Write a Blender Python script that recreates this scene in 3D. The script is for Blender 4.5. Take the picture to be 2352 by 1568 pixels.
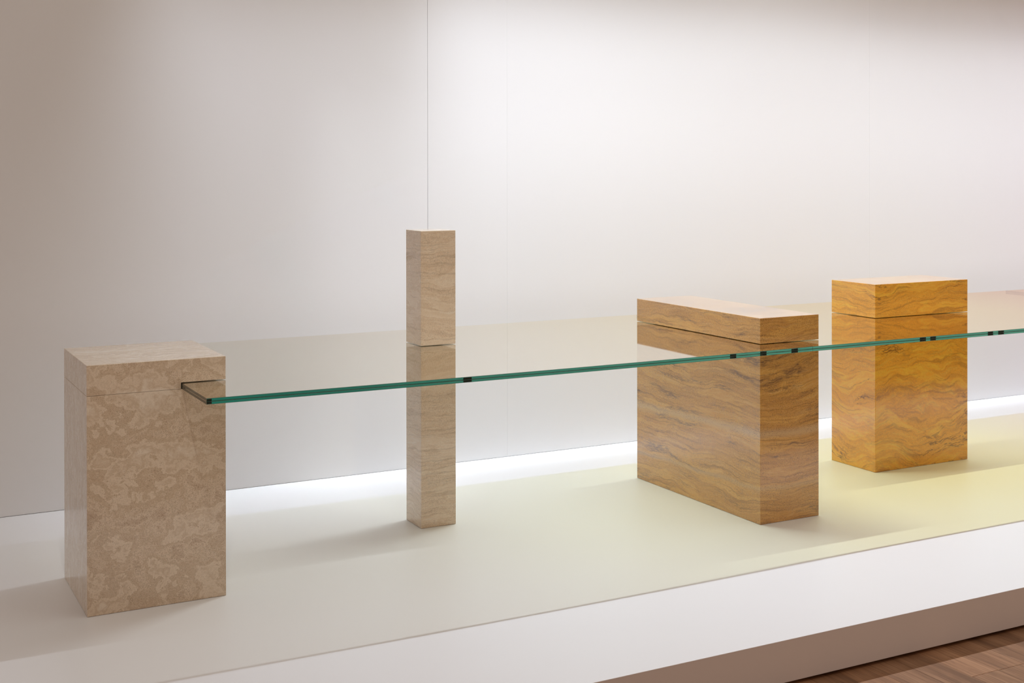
import bpy, bmesh, math, random
from mathutils import Matrix, Vector
random.seed(7)
scene = bpy.context.scene
for o in list(bpy.data.objects):
    bpy.data.objects.remove(o, do_unlink=True)
COL = scene.collection
PL = 0.143            # height of the plinth top above the wood floor

# ------------------------------------------------------------------ camera
yaw, pitch, roll = 0.4874, -0.004, 0.0013
R0 = Vector((math.cos(yaw), -math.sin(yaw), 0)); D0 = Vector((math.sin(yaw), math.cos(yaw), 0)); Z0 = Vector((0, 0, 1))
U1 = math.cos(pitch) * Z0 - math.sin(pitch) * D0
D1 = math.sin(pitch) * Z0 + math.cos(pitch) * D0
R2 = math.cos(roll) * R0 - math.sin(roll) * U1
U2 = math.sin(roll) * R0 + math.cos(roll) * U1
cam_data = bpy.data.cameras.new('camera')
cam = bpy.data.objects.new('camera', cam_data)
COL.objects.link(cam)
M = Matrix((R2, U2, -D1)).transposed().to_4x4()
M.translation = (0, 0, 1.463 + PL)
cam.matrix_world = M
cam_data.sensor_width = 36.0
cam_data.sensor_fit = 'HORIZONTAL'
cam_data.lens = 2943.15 * 36.0 / 2352
cam_data.shift_y = -(784 - 397.7) / 2352
cam_data.clip_start = 0.05
scene.camera = cam

# ------------------------------------------------------------------ view, world, lamps
vs = scene.view_settings
vs.view_transform = 'Standard'
vs.look = 'None'
vs.gamma = 1.0
vs.use_curve_mapping = False
vs.exposure = 0.03
world = bpy.data.worlds.new('gallery_air')
scene.world = world
world.use_nodes = True
bg = world.node_tree.nodes['Background']
bg.inputs['Color'].default_value = (1.0, 0.65, 0.50, 1)
bg.inputs['Strength'].default_value = 0.375

def strip_lamp(name, x0, x1, y, z, width, power, color, spread, tilt):
    ld = bpy.data.lights.new(name, 'AREA')
    ld.shape = 'RECTANGLE'
    ld.size = x1 - x0
    ld.size_y = width
    ld.energy = power
    ld.color = color
    ld.spread = math.radians(spread)
    lo = bpy.data.objects.new(name, ld)
    lo.location = ((x0 + x1) / 2, y, z)
    lo.rotation_euler = (math.radians(-tilt), 0, 0)
    COL.objects.link(lo)
    return lo
TZ = 3.46 + PL
COOL = (0.95, 0.995, 1.10)
# long strips of the ceiling track, all on one line over the plinth
for a, b, pw, sp, tl in ((1.2, 2.5, 1.8, 125, 32), (2.5, 3.6, 24, 120, 28), (3.6, 5.2, 16.5, 124, 28), (5.2, 9.5, 30, 96, 22)):
    strip_lamp('plinth_track_light', a, b, 5.20, TZ, 0.035, pw, COOL, sp, tl)
strip_lamp('wall_track_light', 1.2, 2.6, 5.20, TZ, 0.035, 2.5, COOL, 34, -10)
strip_lamp('wall_track_light', 2.6, 9.5, 5.20, TZ, 0.035, 3.2, COOL, 34, -10)
strip_lamp('wall_track_light', 1.2, 2.6, 5.20, TZ, 0.035, 0.6, COOL, 30, -18)
strip_lamp('wall_track_light', 2.6, 9.5, 5.20, TZ, 0.035, 8.4, COOL, 30, -18)
strip_lamp('wall_track_light', 2.6, 9.5, 5.20, TZ, 0.035, 7.2, COOL, 24, -15)
strip_lamp('wall_track_light', 2.0, 9.5, 5.20, TZ, 0.035, 4.6, COOL, 15, -12)  # extra narrow beam, added to brighten the middle of the wall
strip_lamp('soft_fill_light', -2, 8, 3.2, 4.2, 2.6, 48, (0.85, 1.0, 0.97), 180, 0)  # unseen broad panel, added as ambient fill for the room

def spot(name, loc, aim, power, size, color, radius=0.04):
    ld = bpy.data.lights.new(name, 'SPOT')
    ld.energy = power
    ld.color = color
    ld.spot_size = math.radians(size)
    ld.spot_blend = 1.0
    ld.shadow_soft_size = radius
    lo = bpy.data.objects.new(name, ld)
    lo.location = loc
    lo.rotation_euler = (Vector(aim) - Vector(loc)).to_track_quat('-Z', 'Y').to_euler()
    COL.objects.link(lo)
WARM = (1.0, 0.93, 0.84)
for bx, by, bz, dx, pw, sz in ((0.96, 4.34, 0.70, -0.5, 75, 15), (2.18, 4.76, 0.90, -0.35, 75, 14), (3.42, 4.5, 0.6, -1.6, 75, 18), (4.72, 4.61, 0.6, -1.3, 95, 17)):
    spot('gallery_spot', (bx + dx, by - 2.3, 3.5 + PL), (bx, by, bz + PL), pw, sz, WARM)

# ------------------------------------------------------------------ helpers
def link(name, me, parent=None, mats=()):
    o = bpy.data.objects.new(name, me)
    for m in mats:
        me.materials.append(m)
    COL.objects.link(o)
    if parent is not None:
        o.parent = parent
    return o

def box_mesh(name, x0, x1, y0, y1, z0, z1, bevel=0.0, seg=2):
    bm = bmesh.new()
    bmesh.ops.create_cube(bm, size=1.0)
    for v in bm.verts:
        v.co = Vector(((x0 + x1) / 2 + v.co.x * (x1 - x0), (y0 + y1) / 2 + v.co.y * (y1 - y0), (z0 + z1) / 2 + v.co.z * (z1 - z0)))
    if bevel:
        bmesh.ops.bevel(bm, geom=bm.edges[:], offset=bevel, segments=seg, affect='EDGES', profile=0.5)
    me = bpy.data.meshes.new(name)
    bm.to_mesh(me); bm.free()
    return me

def prism_mesh(name, pts, y0, y1, bevel=0.0):
    """closed prism: outline pts (x, z) extruded from y0 to y1"""
    bm = bmesh.new()
    a = [bm.verts.new((x, y0, z)) for x, z in pts]
    b = [bm.verts.new((x, y1, z)) for x, z in pts]
    bm.faces.new(a)
    bm.faces.new(b[::-1])
    n = len(pts)
    for i in range(n):
        bm.faces.new((a[i], b[i], b[(i + 1) % n], a[(i + 1) % n]))
    bmesh.ops.recalc_face_normals(bm, faces=bm.faces[:])
    if bevel:
        bmesh.ops.bevel(bm, geom=bm.edges[:], offset=bevel, segments=2, affect='EDGES', profile=0.5)
    me = bpy.data.meshes.new(name)
    bm.to_mesh(me); bm.free()
    return me

def empty(name, loc, label, cat, group=None):
    o = bpy.data.objects.new(name, None)
    o.location = loc
    o.empty_display_size = 0.1
    COL.objects.link(o)
    o['label'] = label
    o['category'] = cat
    if group:
        o['group'] = group
    return o

class NT:
    def __init__(self, name):
        self.m = bpy.data.materials.new(name)
        self.m.use_nodes = True
        self.t = self.m.node_tree
        self.t.nodes.clear()
        self.out = self.t.nodes.new('ShaderNodeOutputMaterial')
    def n(self, kind, **kw):
        nd = self.t.nodes.new('ShaderNode' + kind)
        for k, v in kw.items():
            setattr(nd, k, v)
        return nd
    def put(self, sock, v):
        if isinstance(v, bpy.types.NodeSocket):
            self.t.links.new(v, sock)
        elif v is not None:
            if hasattr(sock, 'default_value') and hasattr(sock.default_value, '__len__') and not hasattr(v, '__len__'):
                v = (v,) * len(sock.default_value)
            if hasattr(v, '__len__') and len(v) == 3 and sock.type == 'RGBA':
                v = (*v, 1)
            sock.default_value = v
    def math(self, op, a, b=None, c=None, clamp=False):
        nd = self.n('Math', operation=op, use_clamp=clamp)
        for i, v in enumerate((a, b, c)):
            if v is not None:
                self.put(nd.inputs[i], v)
        return nd.outputs[0]
    def vmath(self, op, a, b=None):
        nd = self.n('VectorMath', operation=op)
        self.put(nd.inputs[0], a)
        if b is not None:
            self.put(nd.inputs['Scale'] if op == 'SCALE' else nd.inputs[1], b)
        return nd.outputs[0]
    def coord(self, which='Object'):
        return self.n('TexCoord').outputs[which]
    def mapping(self, v, scale=(1, 1, 1), rot=(0, 0, 0), loc=(0, 0, 0)):
        nd = self.n('Mapping')
        self.put(nd.inputs['Vector'], v)
        nd.inputs['Scale'].default_value = scale
        nd.inputs['Rotation'].default_value = rot
        nd.inputs['Location'].default_value = loc
        return nd.outputs[0]
    def noise(self, v, scale, detail=6, rough=0.55, dist=0.0, out='Fac'):
        nd = self.n('TexNoise')
        self.put(nd.inputs['Vector'], v)
        nd.inputs['Scale'].default_value = scale
        nd.inputs['Detail'].default_value = detail
        nd.inputs['Roughness'].default_value = rough
        nd.inputs['Distortion'].default_value = dist
        return nd.outputs[out]
    def voronoi(self, v, scale, feature='F1', rand=1.0, out='Distance'):
        nd = self.n('TexVoronoi', feature=feature)
        self.put(nd.inputs['Vector'], v)
        nd.inputs['Scale'].default_value = scale
        nd.inputs['Randomness'].default_value = rand
        return nd.outputs[out]
    def ramp(self, f, stops, interp='LINEAR'):
        nd = self.n('ValToRGB')
        self.put(nd.inputs[0], f)
        cr = nd.color_ramp
        cr.interpolation = interp
        while len(cr.elements) < len(stops):
            cr.elements.new(0.5)
        for e, (p, c) in zip(cr.elements, stops):
            e.position = p
            e.color = (*c, 1) if hasattr(c, '__len__') else (c, c, c, 1)
        return nd.outputs[0]
    def rng(self, v, a, b, c=0.0, d=1.0, smooth=False):
        nd = self.n('MapRange', interpolation_type='SMOOTHSTEP' if smooth else 'LINEAR')
        self.put(nd.inputs['Value'], v)
        for k, x in zip(('From Min', 'From Max', 'To Min', 'To Max'), (a, b, c, d)):
            nd.inputs[k].default_value = x
        return nd.outputs[0]
    def mix(self, f, a, b, mode='MIX'):
        nd = self.n('Mix', data_type='RGBA', blend_type=mode)
        self.put(nd.inputs[0], f)
        self.put(nd.inputs[6], a)
        self.put(nd.inputs[7], b)
        return nd.outputs[2]
    def sep(self, v):
        nd = self.n('SeparateXYZ')
        self.put(nd.inputs[0], v)
        return nd.outputs
    def bump(self, h, strength=0.2, dist=0.002):
        nd = self.n('Bump')
        self.put(nd.inputs['Height'], h)
        nd.inputs['Strength'].default_value = strength
        nd.inputs['Distance'].default_value = dist
        return nd.outputs[0]
    def principled(self, color, rough=0.5, normal=None, spec=0.5, **kw):
        p = self.n('BsdfPrincipled')
        self.put(p.inputs['Base Color'], color)
        self.put(p.inputs['Roughness'], rough)
        p.inputs['Specular IOR Level'].default_value = spec
        if normal is not None:
            self.put(p.inputs['Normal'], normal)
        for k, v in kw.items():
            self.put(p.inputs[k], v)
        self.t.links.new(p.outputs[0], self.out.inputs[0])
        return p

def srgb(h):
    h = h.lstrip('#')
    c = [int(h[i:i + 2], 16) / 255 for i in (0, 2, 4)]
    return tuple(x / 12.92 if x <= 0.04045 else ((x + 0.055) / 1.055) ** 2.4 for x in c)

def plain(name, color, rough=0.6, spec=0.3, mottling=0.02, scale=6.0):
    k = NT(name)
    n = k.noise(k.coord(), scale, 3)
    c = k.mix(1.0, color, k.ramp(n, [(0.3, 1 - mottling), (0.7, 1.0)]), 'MULTIPLY')
    k.principled(c, rough, spec=spec)
    return k.m

# ------------------------------------------------------------------ stone
def travertine(name, pal, stretch=(1, 1, 1), rot=(0, 0, 0), loc=(0, 0, 0), warp=(0.12, 3.0), warp2=(0.012, 26), base=5.0,
               contour=9.0, contour_amt=0.3, speck=0.3, pit_amt=0.7, pit_scale=130, vein=0.0, vein_scale=4.0,
               band=None, rough=0.17, speck_col=(0.16, 0.10, 0.06), pit_cut=0.5, dark_patch=0.0, dark_col=(0.2, 0.13, 0.1), gain=(1, 1, 1), soft=0.3, coat=0.8, strata=0.0):
    mean = [sum(c[i] for p, c in pal) / len(pal) for i in range(3)]
    pal = [(p, tuple(min(0.86, (c[i] + (mean[i] - c[i]) * soft) * gain[i]) for i in range(3))) for p, c in pal]
    speck_col = tuple(speck_col[i] * gain[i] * 0.9 for i in range(3))
    dark_col = tuple(dark_col[i] * gain[i] for i in range(3))
    k = NT(name)
    co = k.coord()
    w = k.vmath('SUBTRACT', k.noise(k.mapping(co, loc=loc), warp[1], 3, 0.5, out='Color'), (0.5, 0.5, 0.5))
    w2 = k.vmath('SUBTRACT', k.noise(co, warp2[1], 4, 0.6, out='Color'), (0.5, 0.5, 0.5))
    cw = k.vmath('ADD', k.vmath('ADD', co, k.vmath('SCALE', w, warp[0])), k.vmath('SCALE', w2, warp2[0]))
    v = k.mapping(cw, stretch, rot, loc)
    n1 = k.noise(v, base, 9, 0.58)
    col = k.ramp(n1, pal)
    # contour banding : thin lighter and darker lines that follow the level lines
    fr = k.math('FRACT', k.math('MULTIPLY', n1, contour))
    line_d = k.rng(fr, 0.0, 0.16, 1.0, 0.0, True)
    line_l = k.rng(fr, 0.84, 1.0, 0.0, 1.0, True)
    n2 = k.noise(v, base * 0.7, 3, 0.5, out='Fac')
    m2 = k.rng(n2, 0.38, 0.62)
    col = k.mix(k.math('MULTIPLY', k.math('MULTIPLY', line_d, m2), contour_amt), col, speck_col)
    col = k.mix(k.math('MULTIPLY', line_l, contour_amt * 0.5), col, pal[-1][1])
    if strata:   # thin beds
        sn = k.noise(k.mapping(v, (1.3, 1.3, 6.5)), base, 5, 0.62)
        col = k.mix(k.math('MULTIPLY', k.rng(sn, 0.55, 0.63, 0, 1, True), strata), col, speck_col)
        col = k.mix(k.math('MULTIPLY', k.rng(sn, 0.45, 0.37, 0, 1, True), strata * 0.6), col, pal[-1][1])
    # fine grain that gathers in the darker areas
    g = k.noise(co, 330, 2, 0.6)
    gm = k.rng(n1, 0.62, 0.40)
    gs = k.math('MULTIPLY', k.rng(g, 0.47, 0.64, 0, 1, True), k.math('ADD', k.math('MULTIPLY', gm, 0.8), 0.2))
    col = k.mix(k.math('MULTIPLY', gs, speck), col, speck_col)
    g2 = k.noise(co, 110, 3, 0.6)
    col = k.mix(k.math('MULTIPLY', k.rng(g2, 0.42, 0.60, 0, 1), 0.12), col, pal[-1][1])
    if dark_patch:
        dn = k.noise(k.mapping(v, (1, 1, 1), loc=(3.1, 1.7, 4.2)), base * 1.1, 5, 0.6)
        dm = k.rng(dn, 0.54, 0.66, 0, 1, True)
        dg = k.noise(v, base * 14, 5, 0.7)
        dm = k.math('MULTIPLY', dm, k.rng(dg, 0.42, 0.56, 0, 1))
        col = k.mix(k.math('MULTIPLY', dm, dark_patch), col, dark_col)
    if band:   # pale bed at a height z with a half width
        z = k.sep(k.vmath('ADD', co, k.vmath('SCALE', w, 0.05)))[2]
        for zc, hw, amt, c, slope in band:
            zz = k.math('ADD', z, k.math('MULTIPLY', k.sep(co)[1], slope))
            d = k.math('ABSOLUTE', k.math('SUBTRACT', zz, zc))
            bm_ = k.rng(d, 0.0, hw, 1, 0, True)
            col = k.mix(k.math('MULTIPLY', bm_, amt), col, c)
    # pits
    pv = k.vmath('ADD', k.mapping(co, (stretch[0] ** 0.35, stretch[1] ** 0.35, stretch[2] ** 0.35), rot, loc), k.vmath('SCALE', w, 0.02))
    vd = k.voronoi(pv, pit_scale)
    pn = k.noise(pv, pit_scale * 0.07, 3, 0.6)
    pit = k.math('MULTIPLY', k.rng(vd, 0.16, 0.30, 1, 0, True), k.rng(pn, pit_cut, pit_cut + 0.12, 0, 1))
    col = k.mix(k.math('MULTIPLY', pit, pit_amt), col, tuple(x * 0.45 for x in speck_col))
    if vein:
        vn = k.noise(k.mapping(v, (1, 1, 1), loc=(7.3, 2.2, 0.4)), vein_scale, 6, 0.6)
        vm = k.rng(k.math('ABSOLUTE', k.math('SUBTRACT', vn, 0.5)), 0.0, 0.012, 1, 0, True)
        vk = k.noise(co, 3.1, 2, 0.5)
        vm = k.math('MULTIPLY', vm, k.rng(vk, 0.48, 0.6, 0, 1))
        col = k.mix(k.math('MULTIPLY', vm, vein), col, tuple(x * 0.7 for x in speck_col))
    h = k.math('SUBTRACT', k.math('MULTIPLY', g, 0.15), pit)
    k.principled(col, k.rng(n1, 0.3, 0.7, rough + 0.06, rough - 0.04), k.bump(h, 0.15, 0.0008), spec=0.5, **{'Coat Weight': coat, 'Coat Roughness': 0.14, 'Coat IOR': 1.55})
    return k.m

cream = travertine('cream_travertine',
    [(0.30, srgb('#B0957A')), (0.385, srgb('#BFA68A')), (0.395, srgb('#CDB69B')), (0.455, srgb('#C5AD90')), (0.465, srgb('#B89E81')), (0.515, srgb('#C0A88B')),
     (0.525, srgb('#D2BDA3')), (0.575, srgb('#C9B296')), (0.585, srgb('#BDA487')), (0.66, srgb('#D4C2AA'))],
    stretch=(1.0, 3.6, 1.5), rot=(0, 0.35, 0), warp=(0.16, 4.0), warp2=(0.030, 24), base=5.6, contour=14.0, contour_amt=0.38, coat=0.45,
    speck=0.42, pit_amt=0.55, pit_scale=170, speck_col=srgb('#7F6549'), pit_cut=0.55, gain=(1.16, 1.28, 1.38), soft=0.15)
beige = travertine('beige_travertine',
    [(0.28, srgb('#B69B79')), (0.40, srgb('#C6AD8A')), (0.45, srgb('#CDB592')), (0.50, srgb('#C3A985')), (0.55, srgb('#D0BA98')), (0.62, srgb('#C8B08D')), (0.72, srgb('#D9C9AE'))],
    stretch=(1.0, 1.0, 6.0), loc=(2.0, 0.4, 1.1), warp=(0.09, 4.0), warp2=(0.012, 30), base=3.2, contour=9.0, contour_amt=0.34, coat=0.45, strata=0.22,
    speck=0.36, pit_amt=0.7, pit_scale=190, speck_col=srgb('#7A6244'), pit_cut=0.56, gain=(1.30, 1.44, 1.72), soft=0.1)
brown = travertine('brown_travertine',
    [(0.26, srgb('#A4713A')), (0.37, srgb('#B88343')), (0.42, srgb('#C8934B')), (0.47, srgb('#BE8946')), (0.50, srgb('#AC7A42')), (0.53, srgb('#C8944C')),
     (0.58, srgb('#D3A156')), (0.61, srgb('#C08B48')), (0.66, srgb('#CC9A52')), (0.74, srgb('#DDBB82'))],
    stretch=(1.0, 0.85, 8.0), loc=(0.3, 2.4, 0.0), warp=(0.13, 2.3), warp2=(0.012, 30), base=2.6, contour=14.0, contour_amt=0.45, coat=1.0, strata=0.42,
    speck=0.5, pit_amt=1.0, pit_scale=140, speck_col=srgb('#6A4526'), pit_cut=0.45,
    dark_patch=0.8, dark_col=srgb('#5C4639'), gain=(1.17, 1.22, 1.14), soft=0.4,
    band=[(0.36, 0.030, 0.6, srgb('#CDB288'), 0.03), (0.135, 0.018, 0.45, srgb('#C8AB7C'), 0.03)])
ochre = travertine('ochre_travertine',
    [(0.26, srgb('#A86C12')), (0.36, srgb('#C1801A')), (0.42, srgb('#D09026')), (0.47, srgb('#C6861F')), (0.50, srgb('#B47715')), (0.53, srgb('#CE8E24')),
     (0.58, srgb('#DDA538')), (0.61, srgb('#C68822')), (0.66, srgb('#D69B31')), (0.74, srgb('#E5B85A'))],
    stretch=(1.0, 1.0, 6.0), rot=(0, 0.75, 0), loc=(1.1, 0.6, 2.1), warp=(0.34, 2.0), warp2=(0.016, 26), base=2.4, contour=18.0, contour_amt=0.45, coat=1.0, strata=0.40,
    speck=0.42, pit_amt=0.75, pit_scale=170, speck_col=srgb('#6E430F'), pit_cut=0.56,
    gain=(1.40, 1.46, 1.25), soft=0.45, vein=0.85, vein_scale=1.8, dark_patch=0.45, dark_col=srgb('#7E5223'))
shadow_gap = plain('dark_joint', (0.02, 0.015, 0.012), 0.9, 0.1)

# ------------------------------------------------------------------ room
wall_paint = NT('white_wall_paint')
wn = wall_paint.noise(wall_paint.coord(), 260, 3, 0.6)
wall_paint.principled(srgb('#E5E8E9'), 0.62, wall_paint.bump(wn, 0.05, 0.0006), spec=0.25)
wall_paint = wall_paint.m
plinth_paint = NT('white_plinth_paint')
pn = plinth_paint.noise(plinth_paint.coord(), 180, 3, 0.6)
plinth_paint.principled(srgb('#E8ECEE'), 0.42, plinth_paint.bump(pn, 0.04, 0.0005), spec=0.3)
plinth_paint = plinth_paint.m

WY = 5.7509
wall = link('wall_back', box_mesh('wall_back', -6, 13, WY + 0.012, WY + 0.10, 0, 4.2), mats=[plain('grey_wall_backing', (0.3, 0.28, 0.27), 0.8)])
wall['kind'] = 'structure'
wall['label'] = 'white gallery wall behind the long plinth'
joints = [(-6.0, 0), (-0.05, 0.0010), (2.58, 0.0016), (3.02, 0.00025), (5.46, 0.0003), (7.9, 0.001), (10.4, 0.001), (13.0, 0)]
for (a, ga), (b, gb) in zip(joints, joints[1:]):
    link('wall_panel', box_mesh('wall_panel', a + ga / 2, b - gb / 2, WY, WY + 0.014, PL + 0.0012, 4.2, 0.0003, 1), wall, [wall_paint])

# floor: boards run towards the plinth, butt joints staggered
def wood():
    k = NT('brown_oak_boards')
    co = k.coord()
    rnd = k.n('ObjectInfo').outputs['Random']
    off = k.n('CombineXYZ')
    k.put(off.inputs[0], k.math('MULTIPLY', rnd, 37.0))
    k.put(off.inputs[1], k.math('MULTIPLY', rnd, 91.0))
    v = k.vmath('ADD', co, off.outputs[0])
    n1 = k.noise(k.mapping(v, (14, 1.1, 14)), 1.0, 6, 0.6, 1.2)
    n2 = k.noise(k.mapping(v, (160, 5, 160)), 1.0, 3, 0.6)
    n3 = k.noise(k.mapping(v, (30, 9, 30)), 1.0, 4, 0.6)
    col = k.ramp(n1, [(0.30, srgb('#7B5A3F')), (0.5, srgb('#967152')), (0.7, srgb('#A98464'))])
    col = k.mix(k.math('MULTIPLY', k.rng(n2, 0.48, 0.62), 0.4), col, srgb('#5D412C'))
    col = k.mix(k.math('MULTIPLY', k.rng(n3, 0.60, 0.72), 0.5), col, srgb('#563B28'))
    tone = k.math('ADD', k.math('MULTIPLY', rnd, 0.32), 0.84)
    col = k.mix(1.0, col, k.n('CombineColor').outputs[0], 'MULTIPLY') if False else k.vmath('SCALE', col, tone)
    k.principled(col, 0.5, k.bump(n2, 0.15, 0.0006), spec=0.3)
    return k.m
oak = wood()
floor = link('floor', box_mesh('floor', -6, 13, -4, 6.0, -0.06, -0.012), mats=[shadow_gap])
floor['kind'] = 'structure'
floor['label'] = 'brown oak board floor in front of the plinth'
BW = 0.1155
x = 3.172 - BW * 21
count = 0
col_i = 0
cache = {}
while x < 6.6:
    # staggered ends; the board left of x = 3.2875 ends at y = 2.888
    ends = []
    off_y = {21: 2.888}.get(col_i, 1.55 + (col_i * 0.613) % 1.35)
    y = off_y
    while y > -1.2:
        ends.append(y)
        y -= 1.4
    cuts = [3.42] + ends + [-1.6]
    for a, b in zip(cuts, cuts[1:]):
        L = a - b
        key = round(L, 3)
        if key not in cache:
            cache[key] = box_mesh('board', 0.0005, BW - 0.0005, -L + 0.0005, -0.0005, -0.012, 0.0, 0.0006, 1)
            cache[key].materials.append(oak)
        o = bpy.data.objects.new('board', cache[key])
        o.location = (x, a, 0)
        o.parent = floor
        COL.objects.link(o)
        count += 1
    x += BW
    col_i += 1
# the rest of the boards, out of the picture, kept as one low surround
bm = bmesh.new()
for (x0, x1, y0, y1) in ((-6, 3.172 - BW * 21 - 0.001, -4, 5.9), (x + 0.001, 13, -4, 5.9), (3.172 - BW * 21, x, -4, -1.602), (3.172 - BW * 21, x, 3.422, 5.9)):
    xx = x0
    while xx < x1 - 0.01:
        xe = min(xx + BW, x1)
        r = bmesh.ops.create_cube(bm, size=1)
        for v in r['verts']:
            v.co = Vector(((xx + xe) / 2 + v.co.x * (xe - xx - 0.001), (y0 + y1) / 2 + v.co.y * (y1 - y0), -0.006 + v.co.z * 0.012))
        xx = xe
me = bpy.data.meshes.new('board_surround')
bm.to_mesh(me); bm.free()
sur = link('board_surround', me, floor, [oak])
sur['kind'] = 'stuff'

# plinth
pl = empty('display_plinth', (4.0, 3.2, 0), 'long low white display plinth under the stone and glass table', 'plinth')
Mi = Matrix.Translation((-4.0, -3.2, 0))
d = box_mesh('deck', -5.0, 12.0, 3.1065, WY, PL - 0.132, PL, 0.0012, 2); d.transform(Mi)
link('deck', d, pl, [plinth_paint])
d = box_mesh('recessed_base', -4.95, 11.95, 3.20, WY - 0.05, 0.0, PL - 0.132); d.transform(Mi)
rb = link('recessed_base', d, pl, [shadow_gap]); rb['label'] = 'black recessed base in the shadow gap'

# ------------------------------------------------------------------ stone supports
GB, GT, GAP = 0.72, 0.7397, 0.0018
def stone(name, label, x0, x1, y0, y1, zt, mat, notch=None):
    cx, cy = (x0 + x1) / 2, (y0 + y1) / 2
    hx, hy = (x1 - x0) / 2, (y1 - y0) / 2
    t = empty(name, (cx, cy, PL), label, 'stone block')
    base = link('base_block', box_mesh('base_block', -hx, hx, -hy, hy, 0.0006, GB, 0.0016, 2), t, [mat])
    if notch is not None:
        nx = notch - cx
        z0 = GB + 0.0007
        pts = [(-hx, z0), (nx, z0), (nx, GT + 0.0022), (hx, GT + 0.0022), (hx, zt), (-hx, zt)]
        link('cap_block', prism_mesh('cap_block', pts, -hy, hy, 0.0014), t, [mat])
    else:
        link('cap_block', box_mesh('cap_block', -hx, hx, -hy, hy, GT + GAP, zt, 0.0016, 2), t, [mat])
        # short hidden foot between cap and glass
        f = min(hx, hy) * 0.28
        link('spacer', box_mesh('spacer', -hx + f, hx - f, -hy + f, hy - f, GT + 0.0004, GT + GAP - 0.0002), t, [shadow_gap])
    return t
stone('stone_pedestal', 'square cream travertine pedestal at the left end of the glass, with a notched cap', 0.7285, 1.1871, 4.3354, 4.7978, 0.8208, cream, notch=1.0352)
stone('stone_column', 'slim tall beige travertine column rising high above the glass', 2.1056, 2.2608, 4.7618, 4.9151, 1.2082, beige)
stone('stone_slab_pedestal', 'deep brown layered travertine pedestal set crosswise under the glass, between column and golden block', 3.3523, 3.6627, 4.1568, 5.0669, 0.8465, brown)
stone('stone_pedestal', 'golden ochre travertine pedestal at the right, with swirling dark veins', 4.414, 5.0306, 4.6101, 4.9146, 0.9021, ochre)

# ------------------------------------------------------------------ glass
def film_color(k):
    """colour of the film between the sheets, graded along the table"""
    geo = k.n('NewGeometry').outputs['Position']
    x = k.sep(geo)[0]
    f = k.rng(x, 0.0, 10.0)
    return k.ramp(f, [(0.10, (0.86, 0.84, 0.79)), (0.22, (0.91, 0.89, 0.80)), (0.30, (0.95, 0.95, 0.72)),
                      (0.40, (0.98, 0.92, 0.50)), (0.52, (0.99, 0.89, 0.40)), (0.635, (0.97, 0.80, 0.58)), (0.70, (0.95, 0.60, 0.58)), (0.95, (0.90, 0.40, 0.50))])

def glass_top():
    k = NT('graded_glass_top')
    geo = k.n('NewGeometry')
    dn = k.n('VectorMath', operation='DOT_PRODUCT')
    k.put(dn.inputs[0], geo.outputs['Normal']); k.put(dn.inputs[1], geo.outputs['Incoming'])
    c = k.math('ABSOLUTE', dn.outputs['Value'])
    R = k.math('ADD', k.math('MULTIPLY', k.math('POWER', k.math('SUBTRACT', 1.0, c), 1.5), 0.93), 0.07)
    fc = film_color(k)
    tr = k.n('BsdfTransparent'); k.put(tr.inputs[0], fc)
    rc = k.ramp(k.rng(k.sep(geo.outputs['Position'])[0], 0.0, 10.0), [(0.10, (0.90, 0.89, 0.83)), (0.25, (0.94, 0.90, 0.83)), (0.40, (0.97, 0.91, 0.80)),
                 (0.52, (0.99, 0.89, 0.75)), (0.63, (0.95, 0.76, 0.68)), (0.80, (0.90, 0.60, 0.60))])
    gl = k.n('BsdfGlossy'); k.put(gl.inputs['Color'], rc); gl.inputs['Roughness'].default_value = 0.035
    mx = k.n('MixShader')
    k.put(mx.inputs[0], R); k.t.links.new(tr.outputs[0], mx.inputs[1]); k.t.links.new(gl.outputs[0], mx.inputs[2])
    k.t.links.new(mx.outputs[0], k.out.inputs[0])
    return k.m
def glass_clear(name, col, refl):
    k = NT(name)
    tr = k.n('BsdfTransparent'); k.put(tr.inputs[0], col)
    gl = k.n('BsdfGlossy'); gl.inputs['Roughness'].default_value = 0.02
    mx = k.n('MixShader'); mx.inputs[0].default_value = refl
    k.t.links.new(tr.outputs[0], mx.inputs[1]); k.t.links.new(gl.outputs[0], mx.inputs[2])
    k.t.links.new(mx.outputs[0], k.out.inputs[0])
    return k.m
def glass_edge(name, dark, light):
    k = NT(name)
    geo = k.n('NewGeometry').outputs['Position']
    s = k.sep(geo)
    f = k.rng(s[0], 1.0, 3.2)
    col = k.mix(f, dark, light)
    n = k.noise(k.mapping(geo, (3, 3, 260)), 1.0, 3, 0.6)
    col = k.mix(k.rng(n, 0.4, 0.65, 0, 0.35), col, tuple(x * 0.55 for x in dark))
    # slanting dark reflections near the brown block, painted into the edge colour
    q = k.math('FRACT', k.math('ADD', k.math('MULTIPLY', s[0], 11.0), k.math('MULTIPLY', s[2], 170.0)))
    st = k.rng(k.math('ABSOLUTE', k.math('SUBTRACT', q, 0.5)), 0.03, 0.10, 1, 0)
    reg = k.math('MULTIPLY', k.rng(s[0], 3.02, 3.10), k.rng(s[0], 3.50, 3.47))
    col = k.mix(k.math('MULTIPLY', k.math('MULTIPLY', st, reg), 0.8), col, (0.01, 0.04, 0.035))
    k.principled(col, 0.12, spec=0.5)
    return k.m
g_top = glass_top()
g_clear = glass_clear('clear_glass', (0.995, 1.0, 0.995), 0.0)
g_bot = glass_clear('glass_underside', (0.99, 1.0, 0.99), 0.03)
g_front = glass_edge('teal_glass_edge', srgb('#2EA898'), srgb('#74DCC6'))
g_side = plain('grey_green_glass_edge', srgb('#4A4E40'), 0.15, 0.5, 0.3, 20)
g_line = plain('dark_glass_arris', srgb('#2C5A4C'), 0.3, 0.4)
g_film = plain('dark_interlayer', srgb('#2F7A6A'), 0.3, 0.3)
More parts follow.
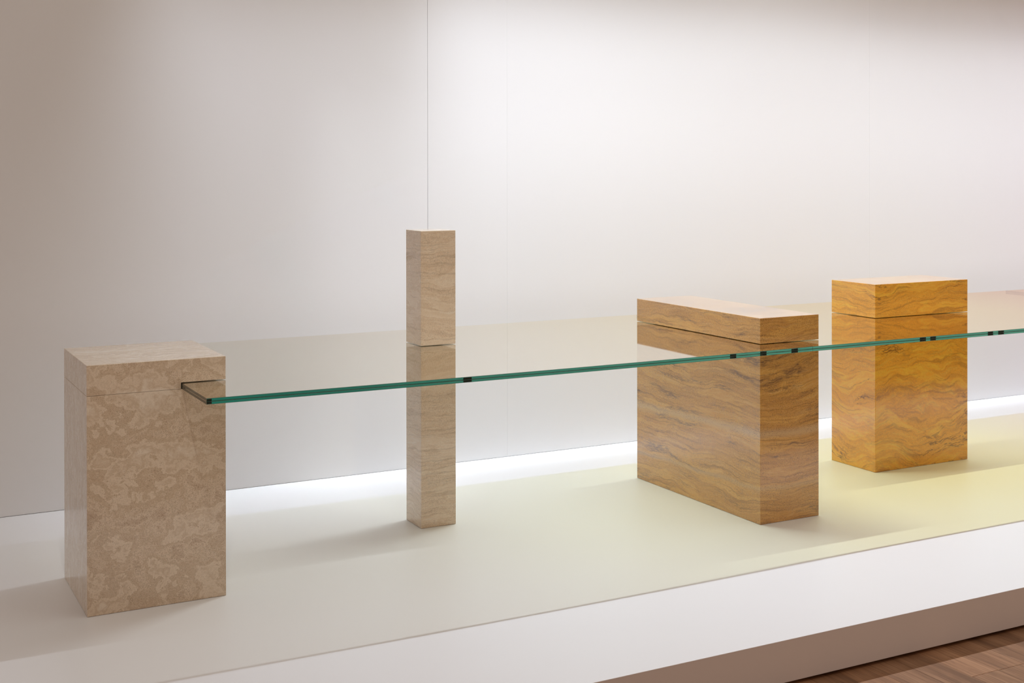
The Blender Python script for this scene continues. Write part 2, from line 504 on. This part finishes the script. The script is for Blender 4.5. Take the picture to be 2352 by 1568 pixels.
g_dark = NT('black_green_inlay'); g_dark.principled(g_dark.ramp(g_dark.noise(g_dark.coord(), 60, 3), [(0.35, (0.004, 0.012, 0.01)), (0.75, (0.03, 0.06, 0.045))]), 0.15); g_dark = g_dark.m

def sheet_mesh(name, front, yb, z0, z1, top, bottom):
    """front: list of (x, y) from left to right. faces: top / bottom / front strip with arris / ends / back.
    slots 0 top 1 bottom 2 front 3 side 4 arris"""
    A = 0.0009
    bm = bmesh.new()
    n = len(front)
    upper, lower = top, bottom
    rows = []
    zs = [(z1, A), (z1 - A, 0), (z0 + A, 0), (z0, A)]
    for z, inset in zs:
        rows.append([bm.verts.new((x, y + inset, z)) for x, y in front])
    xb0, xb1 = front[0][0], front[-1][0]
    bt = [bm.verts.new((x, yb, z1)) for x, y in front]
    bb = [bm.verts.new((x, yb, z0)) for x, y in front]
    def f(vs, m):
        fc = bm.faces.new(vs); fc.material_index = m
    for i in range(n - 1):
        f((rows[0][i], rows[0][i + 1], bt[i + 1], bt[i]), 0)
        f((rows[3][i + 1], rows[3][i], bb[i], bb[i + 1]), 1)
        for r in range(3):
            f((rows[r][i], rows[r + 1][i], rows[r + 1][i + 1], rows[r][i + 1]), 2 if r == 1 else 4)
        f((bt[i], bt[i + 1], bb[i + 1], bb[i]), 5)
    for e, rev in ((0, False), (n - 1, True)):
        vs_ = [rows[0][e], bt[e], bb[e], rows[3][e], rows[2][e], rows[1][e]]
        f(vs_[::-1] if rev else vs_, 3)
    bm.normal_update()
    me = bpy.data.meshes.new(name)
    bm.to_mesh(me); bm.free()
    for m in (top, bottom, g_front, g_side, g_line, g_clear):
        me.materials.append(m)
    return me

GY, GYB = 4.0095, 5.2947
ZM = (GB + GT) / 2
def pane(label, x0, x1, bow=0.0, notch_end=False, marks=()):
    cx = (x0 + x1) / 2
    t = empty('glass_pane', (cx, GY, PL + GB), label, 'glass tabletop')
    N = 12 if bow else 1
    front = []
    for i in range(N + 1):
        s = i / N
        front.append((x0 + (x1 - x0) * s - cx, -bow * math.sin(math.pi * s)))
    yb = GYB - GY
    o = link('upper_sheet', sheet_mesh('upper_sheet', front, yb, ZM - GB + 0.0006, GT - GB, g_top, g_clear), t)
    o = link('lower_sheet', sheet_mesh('lower_sheet', front, yb, 0.0004, ZM - GB - 0.0006, g_clear, g_bot), t)
    # interlayer: a thin dark-edged ribbon just behind the front edge
    bm = bmesh.new()
    a = [bm.verts.new((x, y + 0.0012, ZM - GB + 0.00055)) for x, y in front]
    b = [bm.verts.new((x, y + 0.0012, ZM - GB - 0.00055)) for x, y in front]
    c = [bm.verts.new((x, y + 0.006, ZM - GB - 0.00055)) for x, y in front]
    d_ = [bm.verts.new((x, y + 0.006, ZM - GB + 0.00055)) for x, y in front]
    for i in range(len(front) - 1):
        bm.faces.new((a[i], b[i], b[i + 1], a[i + 1]))
        bm.faces.new((b[i], c[i], c[i + 1], b[i + 1]))
        bm.faces.new((c[i], d_[i], d_[i + 1], c[i + 1]))
        bm.faces.new((d_[i], a[i], a[i + 1], d_[i + 1]))
    bm.faces.new((a[0], d_[0], c[0], b[0])); bm.faces.new((a[-1], b[-1], c[-1], d_[-1]))
    me = bpy.data.meshes.new('interlayer'); bm.to_mesh(me); bm.free()
    link('interlayer', me, t, [g_film])
    # inlays standing in for refracted pin images and the dark corner, one per sheet
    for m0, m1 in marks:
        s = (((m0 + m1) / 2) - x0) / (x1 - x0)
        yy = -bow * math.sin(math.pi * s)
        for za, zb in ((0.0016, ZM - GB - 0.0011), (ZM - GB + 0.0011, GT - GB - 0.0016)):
            link('edge_inlay', box_mesh('edge_inlay', m0 - cx, m1 - cx, yy - 0.0006, yy + 0.008, za, zb, 0.0004, 1), t, [g_dark])
    return t
pane('left glass pane, grey to pale cream, from cream pedestal to brown block', 1.0370, 3.5010, bow=0.016,
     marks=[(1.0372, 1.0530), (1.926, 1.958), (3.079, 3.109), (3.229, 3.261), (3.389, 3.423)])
pane('middle glass pane, warm yellow to peach, running through the golden ochre block', 3.5022, 6.0905,
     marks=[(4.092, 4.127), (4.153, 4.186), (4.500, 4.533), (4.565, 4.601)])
pane('right glass pane, rose pink, at the right border of the picture', 6.0917, 8.7)
# right-hand support of the rose pane stands outside the picture
